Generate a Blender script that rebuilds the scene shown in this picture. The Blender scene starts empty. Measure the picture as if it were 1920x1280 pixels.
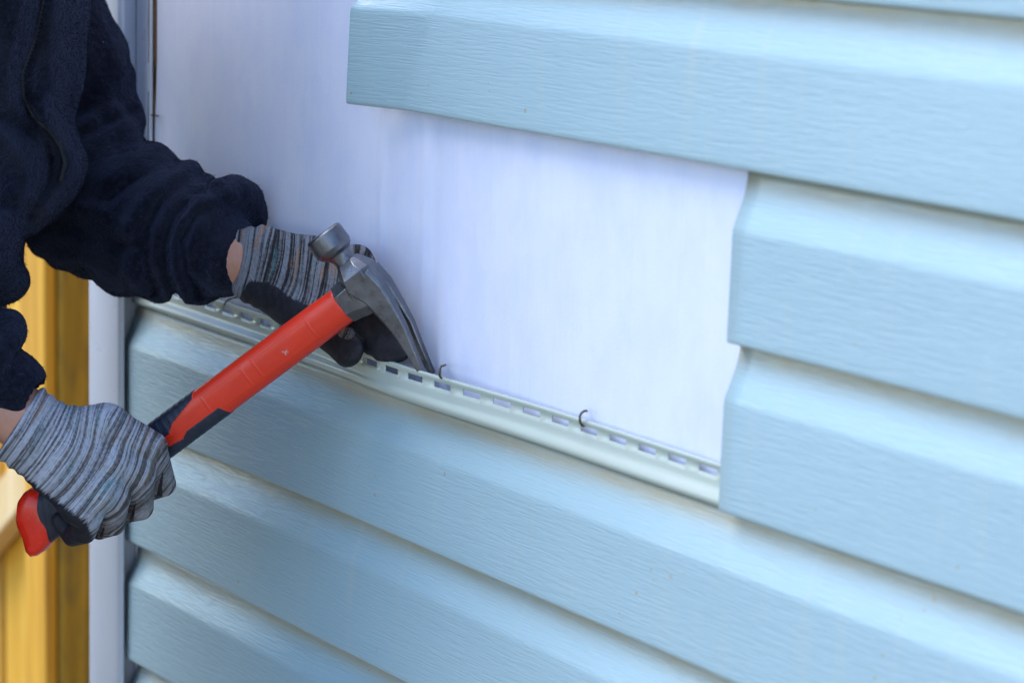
import bpy, math, random
import numpy as np
from mathutils import Vector, Matrix
from mathutils.bvhtree import BVHTree

# ------------------------------------------------------------------ camera, sky, sun, exposure
SC = bpy.context.scene
COL = SC.collection
R = math.radians
ZO = 1.05                                   # height of the exposed nail hem above the ground
CAM = np.array([2.2, -1.10673, 0.429915 + ZO])
CR = np.array([0.56963099, 0.82140635, 0.02849816])      # camera right
CU = np.array([-0.16722352, 0.08187894, 0.98251317])     # camera up
CF = np.array([-0.80470916, 0.56443551, -0.18399925])    # camera forward
FPX = 4917.479                              # focal length, in pixels of the 1920 wide photo

cd = bpy.data.cameras.new('camera')
cam = bpy.data.objects.new('camera', cd)
COL.objects.link(cam)
M = Matrix([[CR[i], CU[i], -CF[i], CAM[i]] for i in range(3)] + [[0, 0, 0, 1]])
cam.matrix_world = M
cd.sensor_width = 36.0
cd.lens = FPX / 1920 * 36.0
cd.clip_start = 0.05
cd.clip_end = 2000
cd.dof.use_dof = True
cd.dof.focus_distance = 2.09
cd.dof.aperture_fstop = 6.8
SC.camera = cam

SUN_TO = Vector((-0.42, -0.42, 0.80)).normalized()        # direction towards the sun
SUN_EL = math.asin(SUN_TO.z)
W = bpy.data.worlds.new('World')
SC.world = W
W.use_nodes = True
nt = W.node_tree
nt.nodes.clear()
sky = nt.nodes.new('ShaderNodeTexSky')
sky.sky_type = 'NISHITA'
sky.sun_disc = False
sky.sun_elevation = SUN_EL
sky.sun_rotation = math.atan2(SUN_TO.x, SUN_TO.y)
sky.air_density = 1.0
sky.dust_density = 0.4
sky.ozone_density = 1.6
bg = nt.nodes.new('ShaderNodeBackground')
bg.inputs['Strength'].default_value = 0.15
wo = nt.nodes.new('ShaderNodeOutputWorld')
nt.links.new(sky.outputs[0], bg.inputs[0])
nt.links.new(bg.outputs[0], wo.inputs[0])
sd = bpy.data.lights.new('sun', 'SUN')
sd.energy = 1.05
sd.angle = R(40)
sd.color = (1.0, 0.98, 0.95)
so = bpy.data.objects.new('sun', sd)
COL.objects.link(so)
so.rotation_euler = (-SUN_TO).to_track_quat('-Z', 'Y').to_euler()
SC.view_settings.view_transform = 'Standard'
SC.view_settings.look = 'None'
SC.view_settings.gamma = 1
SC.view_settings.exposure = 1.46

rng = np.random.default_rng(7)
random.seed(7)

# ------------------------------------------------------------------ helpers: objects
def at(u, v, D):
    """a point seen at photo pixel (u, v) at depth D metres"""
    u = np.asarray(u, float); v = np.asarray(v, float); D = np.asarray(D, float)
    return CAM + D[..., None] * (CF + ((u - 960) / FPX)[..., None] * CR - ((v - 640) / FPX)[..., None] * CU)

class Frame:
    """local frame in photo-pixel units (u right, v down, w towards the camera) round depth D0"""
    def __init__(s, D0, slope=0.0, u0=0.0):
        s.D0, s.slope, s.u0 = D0, slope, u0
        s.k = D0 / FPX
    def world(s, P):
        P = np.asarray(P, float)
        D = s.D0 + s.slope * (P[..., 0] - s.u0) - P[..., 2] * s.k
        return at(P[..., 0], P[..., 1], D)

def tag(o, label=None, cat=None, group=None, kind=None):
    if label: o['label'] = label
    if cat: o['category'] = cat
    if group: o['group'] = group
    if kind: o['kind'] = kind
    return o

def empty(name, loc):
    o = bpy.data.objects.new(name, None)
    o.location = loc
    o.empty_display_size = 0.05
    COL.objects.link(o)
    return o

def mesh_obj(name, verts, faces, mat, parent=None, origin=None, smooth=True, sharp=None, attrs=None):
    """verts in world coordinates; the mesh is stored relative to origin (or to its parent's origin)"""
    verts = np.asarray(verts, float).reshape(-1, 3)
    base = np.zeros(3)
    p = parent
    while p is not None:
        base = base + np.array(p.location); p = p.parent
    o0 = np.array(origin if origin is not None else base, float)
    loc = o0 - base
    me = bpy.data.meshes.new(name)
    if isinstance(faces, np.ndarray):
        n = len(faces); k = faces.shape[1]
        me.vertices.add(len(verts))
        me.vertices.foreach_set('co', (verts - o0).astype(np.float32).ravel())
        me.loops.add(n * k)
        me.loops.foreach_set('vertex_index', faces.astype(np.int32).ravel())
        me.polygons.add(n)
        me.polygons.foreach_set('loop_start', np.arange(0, n * k, k, dtype=np.int32))
        me.update(calc_edges=True)
    else:
        me.from_pydata([tuple(v) for v in (verts - o0)], [], faces)
    me.validate()
    if smooth:
        me.polygons.foreach_set('use_smooth', np.ones(len(me.polygons), dtype=bool))
        if sharp: me.set_sharp_from_angle(angle=R(sharp))
    for an, av in (attrs or {}).items():
        a = me.attributes.new(an, 'FLOAT', 'POINT')
        a.data.foreach_set('value', np.asarray(av, np.float32))
    if mat:
        for m in (mat if isinstance(mat, (list, tuple)) else [mat]): me.materials.append(m)
    ob = bpy.data.objects.new(name, me)
    ob.location = loc
    COL.objects.link(ob)
    if parent is not None: ob.parent = parent
    return ob

class MB:
    """collects shapes into one mesh"""
    def __init__(s): s.v = []; s.f = []
    def add(s, v, f):
        n = len(s.v); s.v += [tuple(map(float, p)) for p in v]; s.f += [tuple(i + n for i in q) for q in f]
    def box(s, lo, hi, bev=0.0):
        (x0, y0, z0), (x1, y1, z1) = lo, hi
        if bev <= 0:
            v = [(x, y, z) for z in (z0, z1) for y in (y0, y1) for x in (x0, x1)]
            s.add(v, [(0, 2, 3, 1), (4, 5, 7, 6), (0, 1, 5, 4), (1, 3, 7, 5), (3, 2, 6, 7), (2, 0, 4, 6)])
        else:
            b = bev
            ring = [(x0 + b, y0), (x1 - b, y0), (x1, y0 + b), (x1, y1 - b), (x1 - b, y1), (x0 + b, y1), (x0, y1 - b), (x0, y0 + b)]
            v = [(x, y, z) for z in (z0, z1) for x, y in ring]
            f = [(i, (i + 1) % 8, 8 + (i + 1) % 8, 8 + i) for i in range(8)] + [tuple(range(7, -1, -1)), tuple(range(8, 16))]
            s.add(v, f)
    def tube(s, pts, r, n=8, cap=True):
        pts = [np.array(p, float) for p in pts]
        rs = r if isinstance(r, (list, tuple)) else [r] * len(pts)
        up = None; rings = []
        for i, p in enumerate(pts):
            t = pts[min(i + 1, len(pts) - 1)] - pts[max(i - 1, 0)]
            t = t / (np.linalg.norm(t) + 1e-12)
            if up is None:
                a = np.array([0, 0, 1.]) if abs(t[2]) < .9 else np.array([1., 0, 0])
                up = np.cross(t, a)
            up = up - t * (up @ t); up /= np.linalg.norm(up)
            b = np.cross(t, up)
            rings.append([p + rs[i] * (math.cos(q) * up + math.sin(q) * b) for q in np.linspace(0, 2 * math.pi, n, endpoint=False)])
        v = [q for ring in rings for q in ring]; f = []
        for i in range(len(pts) - 1):
            for j in range(n):
                f.append((i * n + j, i * n + (j + 1) % n, (i + 1) * n + (j + 1) % n, (i + 1) * n + j))
        if cap:
            f.append(tuple(range(n - 1, -1, -1))); f.append(tuple((len(pts) - 1) * n + j for j in range(n)))
        s.add(v, f)
    def loft(s, rings, cap=True):
        n = len(rings[0]); v = [q for ring in rings for q in ring]; f = []
        for i in range(len(rings) - 1):
            for j in range(n):
                f.append((i * n + j, i * n + (j + 1) % n, (i + 1) * n + (j + 1) % n, (i + 1) * n + j))
        if cap:
            f.append(tuple(range(n - 1, -1, -1))); f.append(tuple((len(rings) - 1) * n + j for j in range(n)))
        s.add(v, f)
    def build(s, name, mat, parent=None, origin=None, smooth=False, sharp=None):
        o = mesh_obj(name, s.v, s.f, mat, parent, origin, smooth, sharp)
        return o

def fix_normals(o):
    import bmesh
    bm = bmesh.new(); bm.from_mesh(o.data)
    bmesh.ops.recalc_face_normals(bm, faces=bm.faces)
    bm.to_mesh(o.data); bm.free()
    return o

def bevel(o, w, seg=2, ang=35):
    m = o.modifiers.new('bevel', 'BEVEL'); m.width = w; m.segments = seg; m.limit_method = 'ANGLE'; m.angle_limit = R(ang)
    return o

# ------------------------------------------------------------------ helpers: implicit surfaces
def cap_d(P, a, b, ra, rb):
    a = np.asarray(a, np.float32); b = np.asarray(b, np.float32)
    ab = b - a; L = float(ab @ ab) + 1e-9
    pa = P - a
    t = np.clip(pa @ ab / L, 0, 1)
    q = pa - t[:, None] * ab
    return np.sqrt((q * q).sum(1)) - (ra + (rb - ra) * t), t

def ell_d(P, c, r, ax=None):
    q = P - np.asarray(c, np.float32)
    if ax is not None: q = q @ np.asarray(ax, np.float32).T
    r = np.asarray(r, np.float32)
    k0 = np.sqrt(((q / r) ** 2).sum(1)); k1 = np.sqrt(((q / (r * r)) ** 2).sum(1))
    return k0 * (k0 - 1) / np.maximum(k1, 1e-6)

def smin(a, b, k):
    if k <= 0: return np.minimum(a, b)
    h = np.maximum(k - np.abs(a - b), 0) / k
    return np.minimum(a, b) - h * h * k * 0.25

def smax(a, b, k): return -smin(-a, -b, k)

def surface(fn, lo, hi, h):
    """surface nets over a grid, evaluated only near the surface"""
    lo = np.array(lo, float); hi = np.array(hi, float); B = 8
    nb = np.ceil((hi - lo) / (h * B)).astype(int); n = nb * B + 1
    bi = np.stack(np.meshgrid(*[np.arange(k) for k in nb], indexing='ij'), -1).reshape(-1, 3)
    bc = lo + (bi + .5) * B * h
    d0 = fn(bc.astype(np.float32))
    V = np.zeros(n, np.float32)
    full = np.repeat(np.repeat(np.repeat(np.where(d0 > 0, 1, -1).reshape(nb) * 99., B, 0), B, 1), B, 2)
    V[:-1, :-1, :-1] = full; V[-1] = 99; V[:, -1] = 99; V[:, :, -1] = 99
    near = np.abs(d0) < B * h * 0.87 * 1.7 + 2 * h
    loc = np.stack(np.meshgrid(*[np.arange(B + 1)] * 3, indexing='ij'), -1).reshape(-1, 3)
    sel = bi[near]
    for s in range(0, len(sel), 400):
        idx = (sel[s:s + 400, None, :] * B + loc[None]).reshape(-1, 3)
        V[idx[:, 0], idx[:, 1], idx[:, 2]] = fn((lo + idx * h).astype(np.float32))
    V[0] = np.maximum(V[0], .1); V[:, 0] = np.maximum(V[:, 0], .1); V[:, :, 0] = np.maximum(V[:, :, 0], .1)
    V[-1] = np.maximum(V[-1], .1); V[:, -1] = np.maximum(V[:, -1], .1); V[:, :, -1] = np.maximum(V[:, :, -1], .1)
    I = V < 0
    c = np.zeros(np.array(I.shape) - 1, np.int8)
    for dx in (0, 1):
        for dy in (0, 1):
            for dz in (0, 1):
                c += I[dx:I.shape[0] - 1 + dx, dy:I.shape[1] - 1 + dy, dz:I.shape[2] - 1 + dz]
    cells = np.argwhere((c > 0) & (c < 8))
    cid = -np.ones(c.shape, np.int64); cid[tuple(cells.T)] = np.arange(len(cells))
    acc = np.zeros((len(cells), 3)); cnt = np.zeros(len(cells))
    corners = [(x, y, z) for x in (0, 1) for y in (0, 1) for z in (0, 1)]
    for i, a in enumerate(corners):
        for b in corners[i + 1:]:
            if sum(abs(a[k] - b[k]) for k in range(3)) != 1: continue
            va = V[tuple((cells + a).T)]; vb = V[tuple((cells + b).T)]
            m = (va < 0) != (vb < 0)
            t = np.clip(va[m] / (va[m] - vb[m]), 0.02, .98)
            acc[m] += np.array(a) + t[:, None] * (np.array(b) - np.array(a)); cnt[m] += 1
    verts = lo + (cells + acc / cnt[:, None]) * h
    faces = []
    for ax in range(3):
        o1, o2 = (ax + 1) % 3, (ax + 2) % 3
        A = np.moveaxis(I, ax, 0)
        e = np.argwhere(np.moveaxis(A[1:] != A[:-1], 0, ax))
        e = e[(e[:, o1] > 0) & (e[:, o2] > 0) & (e[:, o1] < c.shape[o1]) & (e[:, o2] < c.shape[o2])]
        e1 = np.eye(3, dtype=int)[o1]; e2 = np.eye(3, dtype=int)[o2]
        q = np.stack([cid[tuple((e - s).T)] for s in (e1 + e2, e2, 0 * e1, e1)], 1)
        flip = ~I[tuple(e.T)]
        q[flip] = q[flip][:, ::-1]
        faces.append(q[(q >= 0).all(1)])
    F = np.concatenate(faces)
    # light relaxation
    for _ in range(2):
        s = np.zeros_like(verts); k = np.zeros(len(verts))
        for j in range(4):
            np.add.at(s, F[:, j], verts[F[:, (j + 1) % 4]]); np.add.at(k, F[:, j], 1)
        verts = verts * .55 + s / np.maximum(k, 1)[:, None] * .45
    return verts, F

def wob(P, freqs, seed, n=7):
    """smooth pseudo-noise from a few sine waves, about -1..1; freqs = (lo, hi) in cycles per unit"""
    g = np.random.default_rng(seed); out = np.zeros(len(P), np.float32)
    for i in range(n):
        k = g.normal(size=3); k /= np.linalg.norm(k); f = g.uniform(*freqs) * 2 * math.pi
        out += np.sin(P @ (k * f).astype(np.float32) + np.float32(g.uniform(0, 6.28)))
    return out / math.sqrt(n)

class Prims:
    """union of capsules with band coordinates carried along each of them"""
    def __init__(s, k): s.k = k; s.c = []
    def cap(s, a, b, ra, rb, b0=0, b1=0, k=None): s.c.append((a, b, ra, rb, b0, b1, k or s.k))
    def chain(s, pts, rs, b0=0, k=None):
        for i in range(len(pts) - 1):
            L = np.linalg.norm(np.subtract(pts[i + 1], pts[i]))
            s.cap(pts[i], pts[i + 1], rs[i], rs[i + 1], b0, b0 + L, k); b0 += L
    def d(s, P):
        out = None
        for a, b, ra, rb, b0, b1, k in s.c:
            q, t = cap_d(P, a, b, ra, rb)
            out = q if out is None else smin(out, q, k)
        return out
    def band(s, P, soft=8.):
        num = np.zeros(len(P)); den = np.zeros(len(P))
        ds = [cap_d(P, a, b, ra, rb) for a, b, ra, rb, *_ in s.c]
        m = np.min([d for d, t in ds], axis=0)
        for (d, t), (a, b, ra, rb, b0, b1, k) in zip(ds, s.c):
            w = np.exp(-(d - m) / soft); num += w * (b0 + (b1 - b0) * t); den += w
        return num / den

# ------------------------------------------------------------------ helpers: materials
def new_mat(name):
    m = bpy.data.materials.new(name); m.use_nodes = True
    return m, m.node_tree, m.node_tree.nodes['Principled BSDF']

def N(t, typ, **kw):
    n = t.nodes.new(typ)
    for k, v in kw.items(): setattr(n, k, v)
    return n

def noise(t, vec, scale, detail=3, rough=.55, dist=0., dims='3D'):
    n = N(t, 'ShaderNodeTexNoise'); n.noise_dimensions = dims
    n.inputs['Scale'].default_value = scale; n.inputs['Detail'].default_value = detail
    n.inputs['Roughness'].default_value = rough; n.inputs['Distortion'].default_value = dist
    if vec is not None: t.links.new(vec, n.inputs['Vector'])
    return n.outputs['Fac']

def mapping(t, vec, scale=(1, 1, 1), loc=(0, 0, 0)):
    n = N(t, 'ShaderNodeMapping'); n.inputs['Scale'].default_value = scale; n.inputs['Location'].default_value = loc
    t.links.new(vec, n.inputs['Vector']); return n.outputs['Vector']

def ramp(t, fac, stops, interp='LINEAR'):
    n = N(t, 'ShaderNodeValToRGB'); cr = n.color_ramp; cr.interpolation = interp
    while len(cr.elements) < len(stops): cr.elements.new(.5)
    for e, (p, c) in zip(cr.elements, stops):
        e.position = p; e.color = (*c, 1) if not np.isscalar(c) else (c, c, c, 1)
    t.links.new(fac, n.inputs['Fac']); return n.outputs['Color']

def mix(t, fac, a, b, mode='MIX'):
    n = N(t, 'ShaderNodeMix'); n.data_type = 'RGBA'; n.blend_type = mode
    for sock, val in ((n.inputs['Factor'], fac), (n.inputs[6], a), (n.inputs[7], b)):
        if hasattr(val, 'is_output') or isinstance(val, bpy.types.NodeSocket): t.links.new(val, sock)
        elif np.isscalar(val): sock.default_value = val
        else: sock.default_value = (*val, 1)
    return n.outputs[2]

def mth(t, op, a, b=0., c=0., clamp=False):
    n = N(t, 'ShaderNodeMath'); n.operation = op; n.use_clamp = clamp
    for i, val in enumerate((a, b, c)):
        if isinstance(val, bpy.types.NodeSocket): t.links.new(val, n.inputs[i])
        else: n.inputs[i].default_value = val
    return n.outputs[0]

def bump(t, bs, height, strength=.3, dist=.001, prev=None):
    n = N(t, 'ShaderNodeBump'); n.inputs['Strength'].default_value = strength; n.inputs['Distance'].default_value = dist
    t.links.new(height, n.inputs['Height'])
    if prev is not None: t.links.new(prev, n.inputs['Normal'])
    t.links.new(n.outputs[0], bs.inputs['Normal']); return n.outputs[0]

def attr(t, name):
    n = N(t, 'ShaderNodeAttribute'); n.attribute_name = name; return n.outputs['Fac']

def objco(t): return N(t, 'ShaderNodeTexCoord').outputs['Object']
def put(t, bs, sock, val):
    if isinstance(val, bpy.types.NodeSocket): t.links.new(val, bs.inputs[sock])
    elif np.isscalar(val): bs.inputs[sock].default_value = val
    else: bs.inputs[sock].default_value = (*val, 1)

def simple(name, col, rough=.5, metal=0., var=.12, scale=60., bmp=.15, bscale=300., bdist=.0006):
    m, t, b = new_mat(name); c = objco(t)
    n = noise(t, c, scale, 4)
    dark = tuple(x * (1 - var) for x in col); lite = tuple(min(1, x * (1 + var)) for x in col)
    put(t, b, 'Base Color', ramp(t, n, [(.3, dark), (.7, lite)]))
    put(t, b, 'Metallic', metal)
    put(t, b, 'Roughness', ramp(t, noise(t, c, scale * 2.3, 3), [(.3, max(0, rough - .08)), (.7, min(1, rough + .08))]))
    if bmp: bump(t, b, noise(t, c, bscale, 4), bmp, bdist)
    return m

def mat_siding():
    m, t, b = new_mat('siding_vinyl'); c = objco(t)
    tone = noise(t, mapping(t, c, (2.5, 1, 9)), 1.0, 3)
    col = ramp(t, tone, [(.3, (.315, .446, .505)), (.7, (.34, .471, .53))])
    # tan shade line painted under each lap, mixed with dust in broken runs
    dirt_shade = mth(t, 'MULTIPLY', attr(t, 'recess'), mth(t, 'MULTIPLY_ADD', ramp(t, noise(t, mapping(t, c, (16, 1, 60)), 1.0, 5, .65), [(.29, 0.), (.6, 1.)]), .4, .5))
    col = mix(t, mth(t, 'MULTIPLY', dirt_shade, .9), col, (.36, .27, .14))
    # faint chalky runs and dusty smears
    runs = mth(t, 'MULTIPLY', ramp(t, noise(t, mapping(t, c, (55, 1, 5)), 1.0, 4, .6), [(.54, 0.), (.72, 1.)]), ramp(t, noise(t, c, 3.2, 2), [(.42, 0.), (.62, 1.)]))
    col = mix(t, mth(t, 'MULTIPLY', runs, .22), col, (.50, .50, .44))
    # small rusty and dark specks
    sp = noise(t, c, 190, 0, .4); sp2 = noise(t, c, 8, 2)
    spk = mth(t, 'MULTIPLY', ramp(t, sp, [(.83, 0.), (.86, 1.)]), ramp(t, sp2, [(.52, 0.), (.64, 1.)]))
    col = mix(t, mth(t, 'MULTIPLY', spk, .7), col, (.38, .27, .12))
    col = mix(t, mth(t, 'MULTIPLY', attr(t, 'plain'), .7), col, (.475, .53, .465))
    put(t, b, 'Base Color', col)
    # embossed wood grain running along the panel
    w1 = noise(t, mapping(t, c, (40, 30, 700)), 1.0, 2.5, .55, .45)
    w2 = noise(t, mapping(t, c, (95, 60, 1300)), 1.0, 2, .5, .3)
    lines = ramp(t, w1, [(.38, 0.), (.5, .75), (.62, 1.)])
    h = mth(t, 'ADD', mth(t, 'MULTIPLY', lines, .75), mth(t, 'MULTIPLY', w2, .35))
    amp = mth(t, 'SUBTRACT', 1.0, mth(t, 'MULTIPLY', attr(t, 'plain'), 1.0))
    bump(t, b, mth(t, 'MULTIPLY', h, amp), .46, .0005)
    put(t, b, 'Roughness', ramp(t, noise(t, c, 40, 4), [(.3, .16), (.7, .23)]))
    b.inputs['IOR'].default_value = 1.5
    return m

def mat_wrap():
    m, t, b = new_mat('house_wrap_film'); c = objco(t)
    big = noise(t, mapping(t, c, (2, 1, 1.2)), 1.6, 3)
    col = ramp(t, big, [(.3, (.66, .695, .86)), (.7, (.71, .74, .89))])
    st = noise(t, mapping(t, c, (260, 1, 3.5)), 1.0, 3, .6)
    col = mix(t, ramp(t, st, [(.57, 0.), (.74, .3)]), col, (.54, .61, .86))
    mot = ramp(t, noise(t, mapping(t, c, (26, 1, 15)), 1.0, 5, .65), [(.42, 0.), (.66, .5)])
    col = mix(t, mot, col, (.56, .62, .86))
    blot = mth(t, 'MULTIPLY', ramp(t, noise(t, mapping(t, c, (60, 1, 22)), 1.0, 2), [(.74, 0.), (.8, 1.)]), ramp(t, noise(t, c, 5, 2), [(.5, 0.), (.62, .6)]))
    col = mix(t, mth(t, 'MULTIPLY', blot, .5), col, (.75, .62, .48))
    put(t, b, 'Base Color', col)
    v = N(t, 'ShaderNodeTexVoronoi'); v.inputs['Scale'].default_value = 420
    t.links.new(mapping(t, c, (1, 1, 1)), v.inputs['Vector'])
    n1 = bump(t, b, v.outputs['Distance'], .12, .0005)
    n2 = bump(t, b, noise(t, mapping(t, c, (300, 1, 4)), 1.0, 3, .6), .3, .0007, n1)
    bump(t, b, noise(t, mapping(t, c, (18, 1, 7)), 1.0, 3, .45), .18, .004, n2)
    put(t, b, 'Roughness', .34)
    return m

def mat_fleece():
    m, t, b = new_mat('navy_fleece'); c = objco(t)
    n = noise(t, c, 240, 4, .7); p = noise(t, c, 22, 4)
    col = ramp(t, n, [(.35, (.0018, .0021, .0052)), (.60, (.0092, .0105, .0225)), (.76, (.030, .033, .055))])
    col = mix(t, ramp(t, p, [(.45, 0.), (.7, .55)]), col, (.020, .021, .032))
    lint = ramp(t, noise(t, c, 330, 1), [(.785, 0.), (.80, 1.)])
    col = mix(t, mth(t, 'MULTIPLY', lint, .35), col, (.3, .3, .35))
    put(t, b, 'Base Color', col); put(t, b, 'Roughness', .95)
    b.inputs['Specular IOR Level'].default_value = .15
    b.inputs['Sheen Weight'].default_value = .2; b.inputs['Sheen Roughness'].default_value = .45
    b.inputs['Sheen Tint'].default_value = (.35, .42, .75, 1)
    n1 = bump(t, b, noise(t, c, 420, 4, .7), .8, .002)
    bump(t, b, noise(t, c, 90, 4, .6), .5, .004, n1)
    return m

def mat_knit(name, lights, darks, warm):
    """striped yarn: rows follow the 'band' attribute, dashes follow 'across' (both in metres)"""
    m, t, b = new_mat(name); c = objco(t)
    bd = attr(t, 'band'); ac = attr(t, 'across'); ct = attr(t, 'coat')
    wv = noise(t, c, 28, 2)
    bdw = mth(t, 'ADD', bd, mth(t, 'MULTIPLY', mth(t, 'SUBTRACT', wv, .5), .0018))
    def vec(x, y):
        n = N(t, 'ShaderNodeCombineXYZ'); t.links.new(x, n.inputs[0]); t.links.new(y, n.inputs[1]); return n.outputs[0]
    v = vec(bdw, ac)
    wide = noise(t, mapping(t, v, (270, 4, 1)), 1.0, 3, .65)           # broad light and dark rows
    fine = noise(t, mapping(t, v, (640, 14, 1), (3, 7, 0)), 1.0, 2, .6)
    dash = noise(t, mapping(t, v, (760, 420, 1), (1, 2, 0)), 1.0, 1, .5)
    row = mth(t, 'FLOOR', mth(t, 'MULTIPLY', bdw, 590.))
    cel = mth(t, 'FLOOR', mth(t, 'ADD', mth(t, 'MULTIPLY', ac, 520.), mth(t, 'MULTIPLY', row, .37)))
    wr_ = N(t, 'ShaderNodeTexWhiteNoise'); wr_.noise_dimensions = '1D'; t.links.new(row, wr_.inputs['W'])
    wc_ = N(t, 'ShaderNodeTexWhiteNoise'); wc_.noise_dimensions = '2D'; t.links.new(vec(row, cel), wc_.inputs['Vector'])
    s = mth(t, 'ADD', mth(t, 'MULTIPLY', wide, .62), mth(t, 'MULTIPLY', fine, .34))
    s = mth(t, 'ADD', s, mth(t, 'MULTIPLY', wr_.outputs['Value'], .14))
    col = ramp(t, s, [(.42, darks[0]), (.48, darks[1]), (.52, lights[1]), (.57, lights[0]), (.68, lights[0])])
    dk = mth(t, 'MULTIPLY', ramp(t, wc_.outputs['Value'], [(.50, 0.), (.62, .85)]), ramp(t, s, [(.46, 1.), (.58, .18)]))
    col = mix(t, dk, col, darks[0])
    hue = noise(t, mapping(t, v, (260, 22, 1), (5, 5, 0)), 1.0, 2)
    col = mix(t, ramp(t, hue, [(.58, 0.), (.68, .45)]), col, (.05, .22, .23))
    col = mix(t, ramp(t, noise(t, mapping(t, v, (190, 16, 1), (15, 2, 0)), 1.0, 2), [(.58, 0.), (.68, warm)]), col, (.34, .16, .06))
    soil = mth(t, 'MULTIPLY', ramp(t, bd, [(.092, 0.), (.125, .75)]), ramp(t, noise(t, c, 60, 3), [(.3, .4), (.65, 1.)]))
    col = mix(t, soil, col, (.40, .30, .20), 'MULTIPLY')
    # nitrile coating on the palm side with a ragged edge
    e = mth(t, 'ADD', ct, mth(t, 'MULTIPLY', mth(t, 'SUBTRACT', noise(t, mapping(t, v, (500, 160, 1)), 1.0, 3), .5), .5))
    k = ramp(t, e, [(.44, 0.), (.56, 1.)])
    coat = ramp(t, noise(t, c, 160, 4), [(.3, (.008, .008, .013)), (.7, (.022, .021, .030))])
    put(t, b, 'Base Color', mix(t, k, col, coat))
    put(t, b, 'Roughness', ramp(t, k, [(0., .92), (1., .62)]))
    b.inputs['Specular IOR Level'].default_value = .3
    stitch = mth(t, 'MULTIPLY', mth(t, 'SINE', mth(t, 'MULTIPLY', bdw, 4600.)), .5)
    h = mth(t, 'ADD', mth(t, 'MULTIPLY', s, 1.2), mth(t, 'ADD', mth(t, 'MULTIPLY', stitch, .5), dash))
    h = mth(t, 'MULTIPLY', h, mth(t, 'SUBTRACT', 1.0, mth(t, 'MULTIPLY', k, .85)))
    bump(t, b, mth(t, 'ADD', h, mth(t, 'MULTIPLY', noise(t, c, 200, 4), .4)), .75, .0012)
    return m

def mat_wood(name, c0, c1, c2, dirt_shade=.0, rough=.6):
    m, t, b = new_mat(name); c = objco(t)
    g = noise(t, mapping(t, c, (17, 17, 1.1)), 1.0, 4, .6, 1.6)
    f = noise(t, mapping(t, c, (160, 160, 5)), 1.0, 3, .6)
    col = ramp(t, g, [(.3, c0), (.5, c1), (.7, c2)])
    col = mix(t, ramp(t, f, [(.5, 0.), (.75, .3)]), col, c0)
    if dirt_shade:
        d = noise(t, mapping(t, c, (22, 22, 6)), 1.0, 5, .65)
        col = mix(t, mth(t, 'MULTIPLY', ramp(t, d, [(.46, 0.), (.66, 1.)]), dirt_shade), col, (.09, .075, .03))
    kn = noise(t, mapping(t, c, (12, 12, 5)), 1.0, 1)
    col = mix(t, ramp(t, kn, [(.76, 0.), (.80, .6)]), col, (.16, .08, .02))
    put(t, b, 'Base Color', col); put(t, b, 'Roughness', rough)
    bump(t, b, f, .3, .001)
    return m

def mat_steel():
    m, t, b = new_mat('forged_steel'); c = objco(t)
    n = noise(t, c, 45, 4, .6); sc = noise(t, mapping(t, c, (180, 180, 900)), 1.0, 2)
    put(t, b, 'Base Color', mix(t, ramp(t, n, [(.58, 0.), (.74, .7)]), ramp(t, n, [(.3, (.11, .11, .125)), (.7, (.21, .21, .23))]), (.08, .055, .04)))
    put(t, b, 'Metallic', .92)
    put(t, b, 'Roughness', ramp(t, noise(t, c, 130, 4), [(.3, .24), (.7, .46)]))
    n1 = bump(t, b, sc, .12, .0005)
    bump(t, b, noise(t, c, 160, 4, .6), .22, .0012, n1)
    return m

SIDING = mat_siding()
WRAP = mat_wrap()
FLEECE = mat_fleece()
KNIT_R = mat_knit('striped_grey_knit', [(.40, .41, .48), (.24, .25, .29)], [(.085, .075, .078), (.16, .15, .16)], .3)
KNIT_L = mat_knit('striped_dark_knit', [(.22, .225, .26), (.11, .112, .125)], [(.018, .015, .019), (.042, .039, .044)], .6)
STEEL = mat_steel()
RED = simple('red_plastic', (.68, .030, .008), .36, 0, .06, 30, .12, 500, .0004)
CAPRED = simple('glossy_red_plastic', (.80, .025, .008), .25, 0, .05, 30, .05, 300, .0004)
GRIP = simple('dark_blue_rubber', (.012, .016, .033), .55, 0, .3, 90, .35, 700, .0006)
WHITEPVC = simple('white_vinyl_trim', (.76, .79, .90), .35, 0, .02, 12, .1, 60, .002)
SKIN = simple('skin', (.46, .22, .15), .5, 0, .14, 70, .3, 500, .0008)
SKIN.node_tree.nodes['Principled BSDF'].inputs['Subsurface Weight'].default_value = .12
SKIN.node_tree.nodes['Principled BSDF'].inputs['Subsurface Radius'].default_value = (.01, .004, .002)
RUST = simple('rusty_wire', (.10, .075, .055), .6, .6, .4, 400, .3, 900)
OSB = simple('brown_sheathing', (.40, .23, .12), .8, 0, .35, 60, .4, 120, .002)
ZIPM = simple('black_zip_tape', (.006, .007, .012), .55, .0, .2, 200, .3, 900)
DENIM = simple('dark_work_cloth', (.03, .035, .05), .9, 0, .25, 60, .5, 500, .002)
BOOT = simple('brown_leather', (.10, .055, .03), .5, 0, .25, 50, .4, 200, .002)
HAIR = simple('brown_hair', (.035, .022, .014), .6, 0, .4, 200, .6, 400, .003)
def wear(m, scale, pale, amount):
    t = m.node_tree; b = t.nodes['Principled BSDF']; c = objco(t); old = b.inputs['Base Color'].links[0].from_socket
    a = ramp(t, noise(t, mapping(t, c, (scale * 5, scale, scale * 5)), 1.0, 4, .65), [(.62, 0.), (.70, 1.)])
    k = mth(t, 'MULTIPLY', a, ramp(t, noise(t, c, scale * .35, 2), [(.45, 0.), (.6, amount)]))
    put(t, b, 'Base Color', mix(t, k, old, pale))
wear(RED, 90, (.30, .06, .05), .6)
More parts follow.
